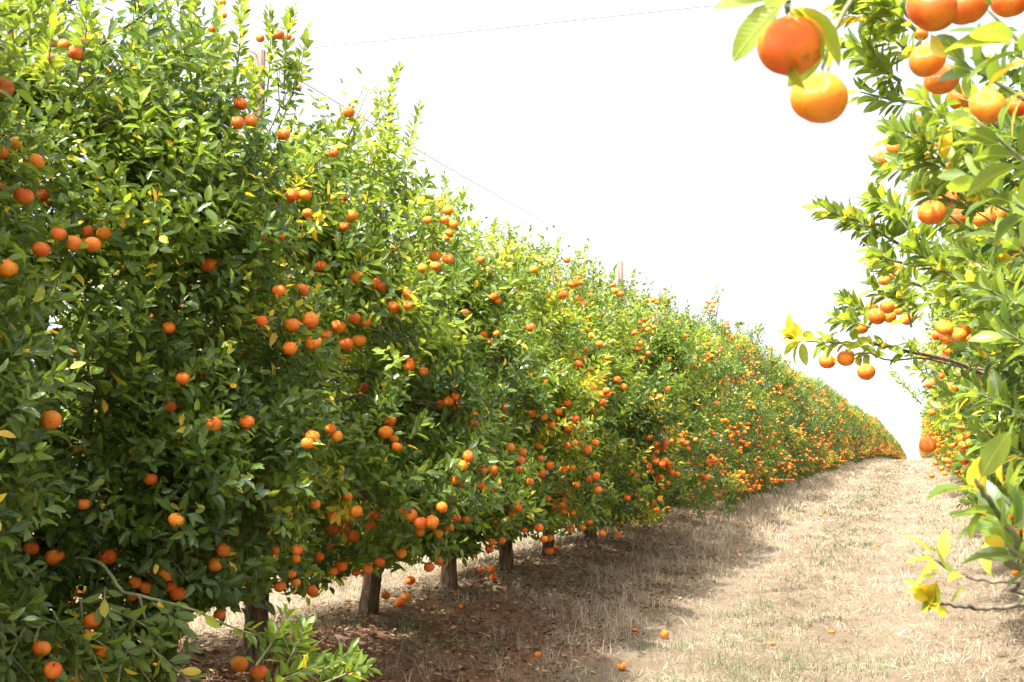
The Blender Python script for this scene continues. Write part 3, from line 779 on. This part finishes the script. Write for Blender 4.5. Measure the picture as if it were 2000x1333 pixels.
# ------------------------------------------------------------------ fruit where the photograph has it
HAND_L = """5 170 45|97 115 25|105 84 22|125 88 24|147 104 30|298 204 20|470 203 28|464 239 26|490 236 26|554 263 26|545 68 22|562 72 16|508 75 18
414 58 18|436 30 16|434 5 16|361 75 14|583 172 14|681 219 24|652 299 20|643 301 16|30 280 28|2 298 30|72 315 32|4 368 24|46 383 40|84 382 28|98 392 24
272 403 22|298 389 18|114 457 30|143 475 34|172 452 26|203 456 28|570 383 28|596 381 26|601 417 22|606 429 18|687 421 24|672 443 20|519 465 20|552 464 20
180 478 34|80 487 36|15 525 40|408 518 34|627 519 24|697 541 32|733 555 26|745 562 22|797 573 22|797 597 22|768 600 24|605 626 40|570 635 32|660 638 32
692 622 28|715 630 22|612 670 38|567 681 31|635 655 24|675 672 34|701 665 30|512 628 24|590 567 30|545 568 28|342 598 20|100 820 40|417 828 34|483 825 30
573 838 20|610 853 30|600 866 26|657 852 24|645 838 24|763 821 24|753 845 30|775 873 22|770 858 20|300 855 22|827 726 22|800 716 24|802 706 18|790 690 16
710 757 22|357 740 28|400 735 20|875 411 22|868 430 18|885 438 22|878 455 18|835 430 18|873 465 14|850 500 26|850 521 24|875 506 24|826 525 22|938 508 16
672 388 16|650 388 14|1043 527 18|1107 508 16|965 580 20|972 587 16|1100 575 20|1116 555 16|1125 553 18|945 655 18|960 668 16|970 652 16|1037 640 20
1130 711 19|1187 699 14|1205 742 18|1218 756 16|1185 770 20|985 796 20|925 829 22|877 783 26|890 775 20|860 790 20|893 792 16|1040 808 20|1062 815 18
1077 830 18|1091 804 18|1107 788 18|1123 818 18|1110 835 22|1138 833 14|996 874 20|1020 884 20|1016 900 22|1014 918 16|1034 941 18|1056 896 16|1052 871 16
1058 925 20|1074 909 20|1100 918 18|1116 913 20|1131 867 16|1147 879 22|948 915 16|962 919 24|940 948 22|891 938 22|904 945 16|679 970 20|695 999 28|731 1006 24
724 1028 22|650 1010 22|674 1030 25|650 1036 26|689 1048 28|646 1069 18|624 1087 20|667 1106 26|650 1116 20|784 1081 22|818 1038 24|785 999 20|855 1042 22
876 1031 22|891 1012 20|912 1016 18|966 1018 14|1000 998 20|1012 992 20|1052 1031 20|1024 1036 14|980 1056 16|961 1059 16|956 1072 18|1062 1053 16|1073 1051 16
1087 1070 16|1073 1077 20|838 1108 22|856 1097 18|742 1098 22|718 1112 22|696 1118 18|610 1154 24|753 1163 19|792 1167 24|781 1177 22|801 1134 22|940 1113 14
960 1112 18|964 1128 16|1070 974 14|1099 987 18|1102 1000 14|1119 1002 12|1114 1026 12|1113 1035 12|1138 1030 14|1151 1020 14|1176 1042 14|1225 973 16
1234 922 12|1267 910 12|1260 902 10|1208 1046 14|1290 906 12|294 936 28|363 918 22|163 985 26|61 1071 30|106 1088 38|209 1087 38|310 1059 20|436 1074 30
421 1103 30|324 1122 32|294 1116 20|264 1138 26|285 1148 28|333 1146 26|347 1160 32|257 1164 24|429 1200 22|180 1213 38|167 1239 26|81 1267 37|103 1309 36
145 1325 28|3 1150 24|2 1222 24|158 1160 20|138 1176 20|201 1274 28|238 1269 16|294 1248 18|538 1076 20|536 1092 16|580 1074 24|578 1092 20|569 1121 20
547 1146 25|578 1139 20|576 1155 16|615 985 22|604 995 18|468 1297 38|505 1313 40|303 1300 20|300 620 20|330 640 26|450 600 20|245 520 18|20 620 22|330 795 30|440 720 18""".replace('\n', '|')
HAND_L = [tuple(map(float, s.split())) for s in HAND_L.split('|') if s.strip()]
HAND_R = [(1545, 90, 130), (1600, 190, 112), (1820, 15, 100), (1885, 8, 90), (1970, 2, 72), (1810, 118, 70), (1840, 155, 68), (1875, 192, 52), (1930, 208, 72), (1990, 205, 50),
          (1798, 65, 32), (1722, 310, 36), (1745, 290, 30), (1820, 415, 54), (1855, 392, 44), (1872, 424, 40), (1996, 480, 40), (1945, 420, 40), (1918, 428, 36), (1750, 523, 26),
          (1727, 548, 24), (1740, 540, 20), (1733, 600, 30), (1712, 618, 36), (1737, 618, 28), (1702, 598, 24), (1755, 606, 22), (1772, 623, 29), (1680, 640, 32), (1615, 706, 33),
          (1652, 700, 34), (1692, 727, 35), (1845, 640, 36), (1870, 655, 36), (1832, 655, 24), (1890, 660, 20), (1812, 870, 33), (1818, 750, 22), (1840, 735, 16), (1855, 745, 16),
          (1875, 857, 20), (1922, 838, 16), (1950, 945, 20), (1938, 955, 18), (1925, 1003, 18), (1962, 930, 18), (1828, 905, 12), (1838, 915, 12), (1850, 900, 12), (1820, 930, 11), (1845, 925, 11)]
CELL = 12
allL = [(*project(g['L']['pos']), i) for i, g in enumerate(trees)]
PXL = np.concatenate([a[0] for a in allL]); PYL = np.concatenate([a[1] for a in allL]); PDL = np.concatenate([a[2] for a in allL])
TIL = np.concatenate([np.full(len(a[0]), a[3]) for a in allL])
inb = (PDL > .5) & (PXL > -60) & (PXL < 2060) & (PYL > -60) & (PYL < 1393)

def nearest_tree(P, pool):
    d = [np.hypot(P[0] - g['off'][0], P[1] - g['off'][1]) for g in pool]
    return pool[int(np.argmin(d))]
cuts = []
for (x, y, dm) in HAND_L:
    m = inb & (TIL < len(TL)) & (np.abs(PXL - x) < 22) & (np.abs(PYL - y) < 22)
    dd = PDL[m]
    if len(dd) > 4: dep = np.quantile(dd, .04) - .02
    else:
        r = at(x, y, 1) - EYE; dep = (-4.0 - EYE[0]) / r[0] if r[0] < -.05 else 8
    ex = .075 * F_PX / dm
    dep = float(np.clip(dep, ex * .72, ex * 1.35))
    rad = float(np.clip(dm * dep / F_PX / 2, .025, .045))
    P = at(x, y, dep); g = nearest_tree(P, TL)
    g['hand'].append((P, rad, 'o')); cuts.append((x, y, rad / dep * F_PX, dep))
for i, (x, y, dm) in enumerate(HAND_R):
    dep = .075 * F_PX / dm; P = at(x, y, dep)
    g = TR[0] if dm > 55 else nearest_tree(P, TR)
    g['hand'].append((P, .0375, 'o')); cuts.append((x, y, dm / 2, dep))
P = at(1752, 442, 4.05); TR[1]['hand'].append((P, .037, 'g')); cuts.append((1752, 442, 21, 4.05))
cuts = np.array(cuts)
ofs = 0
for i, g in enumerate(trees):       # drop leaves that would sit right across a fruit
    L = g['L']; px, py, d = project(L['pos'] + L['dir'] * L['size'][:, None] * .5)
    kill = np.zeros(len(px), bool)
    for (x, y, r, dep) in cuts:
        kill |= (np.hypot(px - x, py - y) < r * .95) & (d < dep) & (d > 0)
    kill &= rng.random(len(px)) < .93
    if g['side'] == 'L': kill |= (np.abs(px - 508) < 15) & (py > 92) & (py < 132) & (d < 11); kill |= (np.abs(px - 1212) < 7) & (py > 500) & (py < 545)
    g['L'] = {k: v[~kill] for k, v in L.items()}

# ------------------------------------------------------------------ pick the leaves that show largest and build everything
allp = [project(g['L']['pos'] + g['L']['dir'] * g['L']['size'][:, None] * .5) for g in trees]
GW, GH = int(2000 / CELL) + 2, int(1333 / CELL) + 2
zb = np.full((GH, GW), 1e9)
for px, py, d in allp:
    m = (px > 0) & (px < 2000) & (py > 0) & (py < 1333) & (d > .5)
    np.minimum.at(zb, ((py[m] / CELL).astype(int), (px[m] / CELL).astype(int)), d[m])
def new_obj(name, me, parent, M):
    o = bpy.data.objects.new(name, me); o.parent = parent; o.matrix_local = M; COL.objects.link(o); return o
for g, (px, py, d) in zip(trees, allp):
    L = g['L']; root = g['root']; off = g['off']
    inside = (px > 0) & (px < 2000) & (py > 0) & (py < 1333) & (d > .5)
    cx_, cy_ = np.clip((px / CELL).astype(int), 0, GW - 1), np.clip((py / CELL).astype(int), 0, GH - 1)
    vis = inside & (d <= zb[cy_, cx_] + .07)
    proj = L['size'] / np.maximum(d, .3) * F_PX
    face = np.abs(np.sum(L['nrm'] * unit(L['pos'] - EYE), 1))
    score = np.where(vis & (proj > 13), proj * (.4 + face), 0)
    order = np.argsort(-score)[:290]; order = order[score[order] > 0]
    sel = np.zeros(len(px), bool); sel[order] = True
    rest = {k: v[~sel] for k, v in L.items()}
    rest['pos'] = rest['pos'] - off
    link('crown', crown_mesh('crown', rest), root, kind='stuff')
    for i in order:
        dr = L['dir'][i]; sd = unit(np.cross(dr, L['nrm'][i])); nr = np.cross(sd, dr); s = L['size'][i] * 1.03
        p = L['pos'][i] - off
        M = Matrix(((sd[0] * s, dr[0] * s, nr[0] * s, p[0]), (sd[1] * s, dr[1] * s, nr[1] * s, p[1]), (sd[2] * s, dr[2] * s, nr[2] * s, p[2]), (0, 0, 0, 1)))
        new_obj('leaf', leaf_object_mesh(int(i) % 5, round(float(L['hue'][i]) * 10) / 10), root, M)
    V, T = trunk_arrays(.64, .062 if g['side'] == 'L' else .07)
    link('trunk', mesh_tris('trunk', V, T, M_BARK), root)
    for s, r in g['limbs']:
        V, T = tube(s, r, 7, .05); link('limb', mesh_tris('limb', V, T, M_BARK), root)
    V, T = join([tube(s, r, 3 if len(s) < 3 else 4, 0, False) for s, r in g['twigs']])
    link('twigs', mesh_tris('twigs', V, T, M_TWIGB), root, kind='stuff')
    for s, r, m in g['branches']:
        V, T = tube(s - off, r, 6, .06); link('branch', mesh_tris('branch', V, T, m), root)
    for k, (p, r, kd) in enumerate(g['hand']):
        q = p - off; dep = float((p - EYE) @ FWD)
        me = FR_GREEN if kd == 'g' else (FR_HI[k % 2] if dep < 3.6 else FR_MID[k % 4])
        o = link('mandarin', me, root, q, (rng.normal(0, .28), rng.normal(0, .28), rng.uniform(0, 6.28)), r)
        if kd == 'g': o['label'] = 'green unripe mandarin'
    for k, (p, r) in enumerate(g['fruit']):
        x, y, dd = project(p + off)
        if g['side'] == 'R' and (dd < 5.5 and x < 2040 or x < 1798): continue
        link('mandarin', FR_MID[k % 4], root, p, (rng.normal(0, .28), rng.normal(0, .28), rng.uniform(0, 6.28)), r)

# ------------------------------------------------------------------ the rest of the rows: copied variants
def make_variant(prof, h, root, hue0, fruit):
    g = gen_tree(h, prof, nlobes=80, spl=16, sprouts=8, fruit=fruit, hue0=hue0, yellow=.025)
    parts = [('crown', crown_mesh('crown', g['L']), 'stuff')]
    V, T = trunk_arrays(.66, .085, 10); parts.append(('trunk', mesh_tris('trunk', V, T, M_BARK), None))
    V, T = join([tube(s, r, 5) for s, r in g['limbs']] + [tube(s, r, 3, 0, False) for s, r in g['twigs']])
    parts.append(('branches', mesh_tris('branches', V, T, M_TWIGB), 'stuff'))
    parts.append(('fruit', fruit_cluster_mesh(g['fruit'][:fruit]), 'stuff'))
    return parts
VL = [make_variant(PROF_F, 3.5, None, .17, 200) for _ in range(5)]
VR = [make_variant(PROF_R, 3.45, None, .32, 240) for _ in range(2)]
def put_variant(parts, x, y, label, group, scale, rot):
    r = tree_root(x, y, label, group, scale, rot)
    for nm, me, kd in parts:
        o = link(nm, me, r)
        if kd: o['kind'] = kd
    return r
def hs(y): return float(np.interp(y, [15, 20, 28, 45, 120], [.89, .90, .92, .87, .94]))
lab_mid = 'bushy fruit dotted mandarin tree merged with its neighbours in the middle of the left row'
lab_far = 'small distant mandarin tree of the left row, near where the row meets the sky'
named = {0: 'left row mandarin tree beyond the last trunk gap, low fruit over dark soil',
         1: 'left row mandarin tree whose crown rises just under the second overhead wire post',
         4: 'left row mandarin tree bearing a loose tuft of fruit that sticks up into the sky'}
ys_l = [-2.7, -.9, 1.0] + list(np.arange(18.75, 230, 1.85)) + list(np.arange(231, 415, 3.0))
n = 0
for y in ys_l:
    if y < 5: lab = 'left row mandarin tree standing beside the camera, outside the left edge of the picture'
    elif n in named: lab = named[n]; n += 1
    else: lab = lab_mid if y < 70 else lab_far; n += 1
    k = int(rng.integers(0, 5))
    put_variant(VL[k], -4.08 + rng.normal(0, .07), y + rng.normal(0, .08), lab, G_L, hs(y) * rng.uniform(.82, 1.13), rng.choice([0, math.pi]) + rng.normal(0, .25))
for y in list(np.arange(15.6, 100, 1.9)) + list(np.arange(101, 260, 4.0)):
    put_variant(VR[int(rng.integers(0, 2))], 1.62 + rng.normal(0, .05) + min(.25, y * .004), y, 'distant mandarin tree of the right row, a narrow fruit laden strip beside the track', G_R,
                rng.uniform(.95, 1.02), rng.uniform(0, 6.28))
for y in np.arange(4, 36, 1.9):
    put_variant(VL[int(rng.integers(0, 5))], -10.0 + rng.normal(0, .08), y, 'mandarin tree of the next row back, glimpsed only through gaps in the left row', 'mandarin trees of the row behind',
                rng.uniform(.9, .98), rng.uniform(0, 6.28))

# fruit tufts standing up into the sky from the left row
for (bx, by, tx, ty, dep, fr) in [(1350, 640, 1385, 590, 25.5, [(1385, 592, 9), (1392, 598, 10), (1378, 600, 9), (1388, 606, 9), (1396, 590, 9), (1380, 590, 8), (1394, 608, 9)]),
                                  (1385, 625, 1412, 568, 25.5, []), (1300, 600, 1304, 560, 18.8, [(1298, 564, 9), (1303, 585, 10), (1296, 612, 12)]),
                                  (1480, 660, 1487, 632, 32, []), (1440, 640, 1445, 622, 29, [])]:
    tw, bw = at(tx, ty, dep), at(bx, by, dep)
    cands = [o for o in bpy.data.objects if o.name.startswith('mandarin_tree') and o['group'] == G_L and o.location.y > 18]
    r_ = min(cands, key=lambda o: (o.location.y - bw[1]) ** 2)
    Mi = (Matrix.Translation(r_.location) @ r_.rotation_euler.to_matrix().to_4x4() @ Matrix.Diagonal((*r_.scale, 1))).inverted()
    Ls_ = [long_sprout(bw + rng.normal(0, .08, 3), tw + rng.normal(0, .12, 3), 36, .07, .42) for _ in range(3)]
    o = link('leafy_shoot', crown_mesh('leafy_shoot', cat([a for a, b in Ls_])), r_, kind='stuff'); o.matrix_parent_inverse = Mi
    V, T = join([tube(b, np.linspace(.012, .004, len(b)), 4) for a, b in Ls_])
    o = link('branch', mesh_tris('branch', V, T, M_TWIG), r_); o.matrix_parent_inverse = Mi
    for k, (fx, fy, fd) in enumerate(fr):
        o = link('mandarin', FR_MID[k % 4], r_, at(fx, fy, dep - .15), (.1, .1, k), fd * dep / F_PX / 2 * .85); o.matrix_parent_inverse = Mi
# ------------------------------------------------------------------ posts and wires
POSTS = [(507, 100, 11.0), (1212, 511, 24.0), (1420, 626, 37.0)]
LABP = ['thick weathered post top poking up through the leaves of the near left tree',
        'reddish wooden post top standing above the crowns in the middle of the left row',
        'thin reddish post top further along, right of the tuft of fruit in the sky']
tops = []
for (x, y, d), lab in zip(POSTS, LABP):
    P = at(x, y, d); tops.append(P); z0 = float(terrain(P[0], P[1])) - .3
    pts = np.array([[P[0], P[1], z0 + (P[2] - z0) * t] for t in np.linspace(0, 1, 12)])
    V, T = tube(pts, np.linspace(.066, .055, 12), 14, .02)
    o = link('wooden_post', mesh_tris('wooden_post', V, T, M_POST), None, label=lab, category='post', group='posts carrying the overhead wires')
def wire(pts, sag, r, lab):
    P = []
    for a, b in zip(pts[:-1], pts[1:]):
        for t in np.linspace(0, 1, 16, endpoint=False):
            q = a + (b - a) * t; q = q.copy(); q[2] -= sag * 4 * t * (1 - t); P.append(q)
    P.append(pts[-1])
    V, T = tube(P, np.full(len(P), r), 5, 0)
    link('overhead_wire', mesh_tris('overhead_wire', V, T, M_WIRE), None, label=lab, category='wire')
dv = (tops[2] - tops[0]); dv[2] *= .7; dv /= np.linalg.norm(dv)
dv0 = (tops[1] - tops[0]) / np.linalg.norm(tops[1] - tops[0])
wire([tops[0] - dv0 * 13 - [0, 0, .05], tops[0] + [0, 0, -.05], tops[1] + [0, 0, -.03], tops[2] + [0, 0, -.03], tops[2] + dv * 14],   .05, .0052,
     'long thin wire running along the posts above the left row')
cr = np.array([1.0, 0, 0])
wire([tops[0] + [0, 0, -.02], tops[0] + cr * 14 + [0, .6, .1]],   .02, .005, 'thin pale wire crossing the sky at the top of the picture')
m = (tops[0] + tops[1]) / 2
wire([m + [0, 0, -.05], m + cr * 18 + [0, .6, 0]],   .03, .003, 'faint wire crossing the middle of the white sky between the rows')
wire([tops[1] + [0, 0, -.03], tops[1] + cr * 20 + [0, .8, .1]],   .03, .003, 'faint lowest wire reaching right from the second post')

# ------------------------------------------------------------------ fallen fruit
FALL = [(1298, 1247, 18, 'red orange fallen mandarin on the grass, the larger of the pair near the track'),
        (1240, 1233, 9, 'small piece of fallen fruit just left of the red orange mandarin'),
        (1050, 1285, 11, 'fallen mandarin half sunk in brown soil and leaves below the trees'),
        (1624, 1237, 13, 'dull flattened mandarin in the grass in the middle of the track'),
        (1508, 1260, 13, 'old flattened mandarin left of the dull one in the middle of the track'),
        (900, 1191, 11, 'fallen mandarin on the mound in front of the second trunk'),
        (1440, 1074, 8, 'small pale fallen mandarin on the left side of the track, upper of two close together'),
        (1446, 1088, 7, 'bright fallen mandarin just below the pale one on the left side of the track'),
        (1612, 997, 6, 'distant fallen mandarin in the left wheel rut, topmost of three'),
        (1604, 1009, 6, 'distant fallen mandarin in the left wheel rut, lower left of three'),
        (1620, 1007, 6, 'distant fallen mandarin in the left wheel rut, lower right of three'),
        (1768, 1015, 6, 'lone distant fallen mandarin near the right wheel rut'),
        (1716, 1072, 6, 'fallen mandarin in dry grass between the wheel ruts'),
        (1583, 1033, 5, 'tiny fallen mandarin farther down the left wheel rut')]
for k, (x, y, dm, lab) in enumerate(FALL):
    P = ground_at(x, y); d = float((P - EYE) @ FWD); r = float(np.clip(dm * d / F_PX / 2, .026, .04))
    flat = 'flattened' in lab or 'piece' in lab
    P[2] = float(terrain(P[0], P[1])) + r * (.45 if flat else .8)
    link('fallen_mandarin', FR_MID[k % 4], None, P, (rng.uniform(-1.4, 1.4), rng.uniform(-1.4, 1.4), 0) if not flat else (0, 0, 0), (r, r, r * .6) if flat else r,
         label=lab, category='fruit', group='fallen mandarins on the ground')
# the opened fruit
P = ground_at(1214, 1310); r = .034
root = bpy.data.objects.new('opened_mandarin', None); COL.objects.link(root); root.location = (P[0], P[1], float(terrain(P[0], P[1])) + r * .95)
root['label'] = 'fallen mandarin with its top bitten open, nearest on the ground at the bottom edge'; root['category'] = 'fruit'; root['group'] = 'fallen mandarins on the ground'
V, T = fruit_arrays(24, 16, .95, 2)
cen = V[T].mean(1); hole = (cen[:, 2] > .35) & (np.hypot(cen[:, 0] + .2, cen[:, 1] + .4) < .62)
link('peel', mesh_tris('peel', V, T[~hole], M_FRUIT), root, None, None, r)
link('pith', mesh_tris('pith', V * .93, T[~hole], M_PITH), root, None, None, r)
link('pulp', mesh_tris('pulp', V * np.array([.86, .86, .5]) - [0, 0, .2], T, M_PULP), root, None, None, r)

# ------------------------------------------------------------------ grass, weeds and litter
def patchy(X, Y, s, seed):
    r = np.random.default_rng(seed); v = 0
    for _ in range(7):
        k = r.normal(0, s, 2); v = v + np.sin(k[0] * X + k[1] * Y + r.uniform(0, 6.28))
    return v / 7 * 1.6
def blades(name, X, Y, length, width, lean, hue, mat, label, cat_, segs=2):
    n = len(X); Z = terrain(X, Y) - .004
    yaw = rng.uniform(0, 6.28, n); hd = np.stack([np.cos(yaw), np.sin(yaw), np.zeros(n)], 1)
    yw = yaw + rng.normal(0, .6, n) + 1.57; wd = np.stack([np.cos(yw), np.sin(yw), rng.normal(0, .3, n)], 1)
    P0 = np.stack([X, Y, Z], 1)
    lo = np.cos(lean)[:, None]; hi = np.sin(lean)[:, None]
    up = np.array([0, 0, 1.0])
    P1 = P0 + length[:, None] * .5 * (hd * hi * .8 + up * (lo * 1.0 + .12))
    P2 = P0 + length[:, None] * (hd * (hi + .1) + up * (lo * .8 + .02))
    w = width[:, None] * wd * .5
    V = np.stack([P0 - w, P0 + w, P1 - w * .8, P1 + w * .8, P2], 1).reshape(-1, 3)
    T = (np.array([[0, 1, 3], [0, 3, 2], [2, 3, 4]])[None] + (np.arange(n) * 5)[:, None, None]).reshape(-1, 3)
    link(name, mesh_tris(name, V, T, mat, {'hue': np.repeat(np.clip(hue, 0, 1), 5)}, smooth=False), None, kind='stuff', label=label, category=cat_)

def field(nn, y0, y1, x0, x1, power=1.0):
    Y = y0 * (y1 / y0) ** rng.random(nn) if power else rng.uniform(y0, y1, nn)
    X = rng.uniform(x0, x1, nn); return X, Y
# matted straw
X, Y = field(190000, 4.5, 110, -7.0, 2.6)
bare = np.clip(soil_fac(X, Y) * .95 + dust_fac(X, Y) * .85, 0, .93)
k = rng.random(len(X)) > bare + .15 * patchy(X, Y, 2.5, 3); X, Y = X[k], Y[k]; nn = len(X)
sc = np.clip(Y / 11, .75, 6)
blades('dry_grass', X, Y, rng.uniform(.06, .17, nn) * sc ** .3, rng.uniform(.003, .0065, nn) * sc ** .85, np.clip(rng.normal(1.3, .25, nn), .3, 1.55),
       .5 + .3 * patchy(X, Y, 2.2, 5) + .22 * patchy(X, Y, 7, 6) + rng.normal(0, .22, nn) - .25 * np.exp(-((X + 1.15) / .5) ** 2), M_STRAW, 'matted dry straw coloured grass covering the track between the rows', 'grass')
# standing tufts, thickest along the edge of the left row
nt_ = 10500
X, Y = field(nt_, 5.5, 110, -7.5, 2.8)
pk = .22 + .9 * np.exp(-((X + 2.8) / .6) ** 2) * np.clip((Y - 7) / 3, .2, 1) + .3 * np.exp(-((X + 1.2) / .4) ** 2) + .6 * np.clip(X, 0, 1) + .55 * np.exp(-((X + 5.9) / 1.4) ** 2) + .5 * np.exp(-((X - .8) / .6) ** 2)
k = rng.random(nt_) < pk * (1 - .9 * np.clip(soil_fac(X, Y) - .25, 0, 1)); X, Y = X[k], Y[k]
m = 17; wq = np.repeat(.045 * np.clip(Y / 12, .8, 3), m); cx = np.repeat(X, m) + rng.normal(0, 1, len(X) * m) * wq; cyy = np.repeat(Y, m) + rng.normal(0, 1, len(X) * m) * wq; nn = len(cx)
ht = np.repeat(rng.uniform(.05, .12, len(X)) + .17 * np.exp(-((X + 2.8) / .6) ** 2) + .08 * np.exp(-((X + 5.9) / 1.4) ** 2), m)
blades('grass_tufts', cx, cyy, ht * rng.uniform(.5, 1.2, nn), rng.uniform(.002, .0045, nn) * np.clip(cyy / 10, .8, 6) ** .85, np.abs(rng.normal(.65, .45, nn)),
       np.repeat(rng.uniform(.45, .9, len(X)), m) + rng.normal(0, .12, nn), M_STRAW, 'standing tufts of dry seeded grass along the foot of the tree rows', 'grass')
# green weeds
nw = 4500
X, Y = field(nw, 5.5, 60, -7.5, 1.6)
g_ = patchy(X, Y, 1.3, 9) + 1.1 * np.exp(-((X + 1.15) / .45) ** 2) - .1
k = (g_ > .45) & (rng.random(nw) < .8); X, Y = X[k], Y[k]
m = 14; cx = np.repeat(X, m) + rng.normal(0, .06, len(X) * m); cyy = np.repeat(Y, m) + rng.normal(0, .06, len(X) * m); nn = len(cx)
blades('green_weeds', cx, cyy, rng.uniform(.05, .14, nn), rng.uniform(.003, .006, nn) * np.clip(cyy / 10, .8, 3), np.abs(rng.normal(.5, .4, nn)),
       rng.uniform(.1, 1, nn), M_WEED, 'sparse green weeds growing through the dry grass of the track', 'weeds')
# leaf litter under the left row
nl_ = 15000
X = rng.normal(-3.3, .85, nl_); Y = 5 + 17 * rng.random(nl_) ** 1.4
k = (X < -2.5 + .3 * rng.random(nl_)) & (X > -6); X, Y = X[k], Y[k]; nn = len(X)
pos = np.stack([X, Y, terrain(X, Y) + rng.uniform(.002, .03, nn)], 1)
a_ = rng.uniform(0, 6.28, nn); dr = unit(np.stack([np.cos(a_), np.sin(a_), rng.normal(0, .25, nn)], 1)); nr = unit(rng.normal(0, .35, (nn, 3)) + [0, 0, 1])
V, T = leaf_mesh_arrays(pos, dr, nr, rng.uniform(.03, .065, nn))
link('leaf_litter', mesh_tris('leaf_litter', V, T, M_LITTER, {'hue': np.repeat(rng.beta(1.6, 1.8, nn), 6)}), None, kind='stuff',
     label='fallen brown leaves lying on the red soil under the left row', category='leaves')
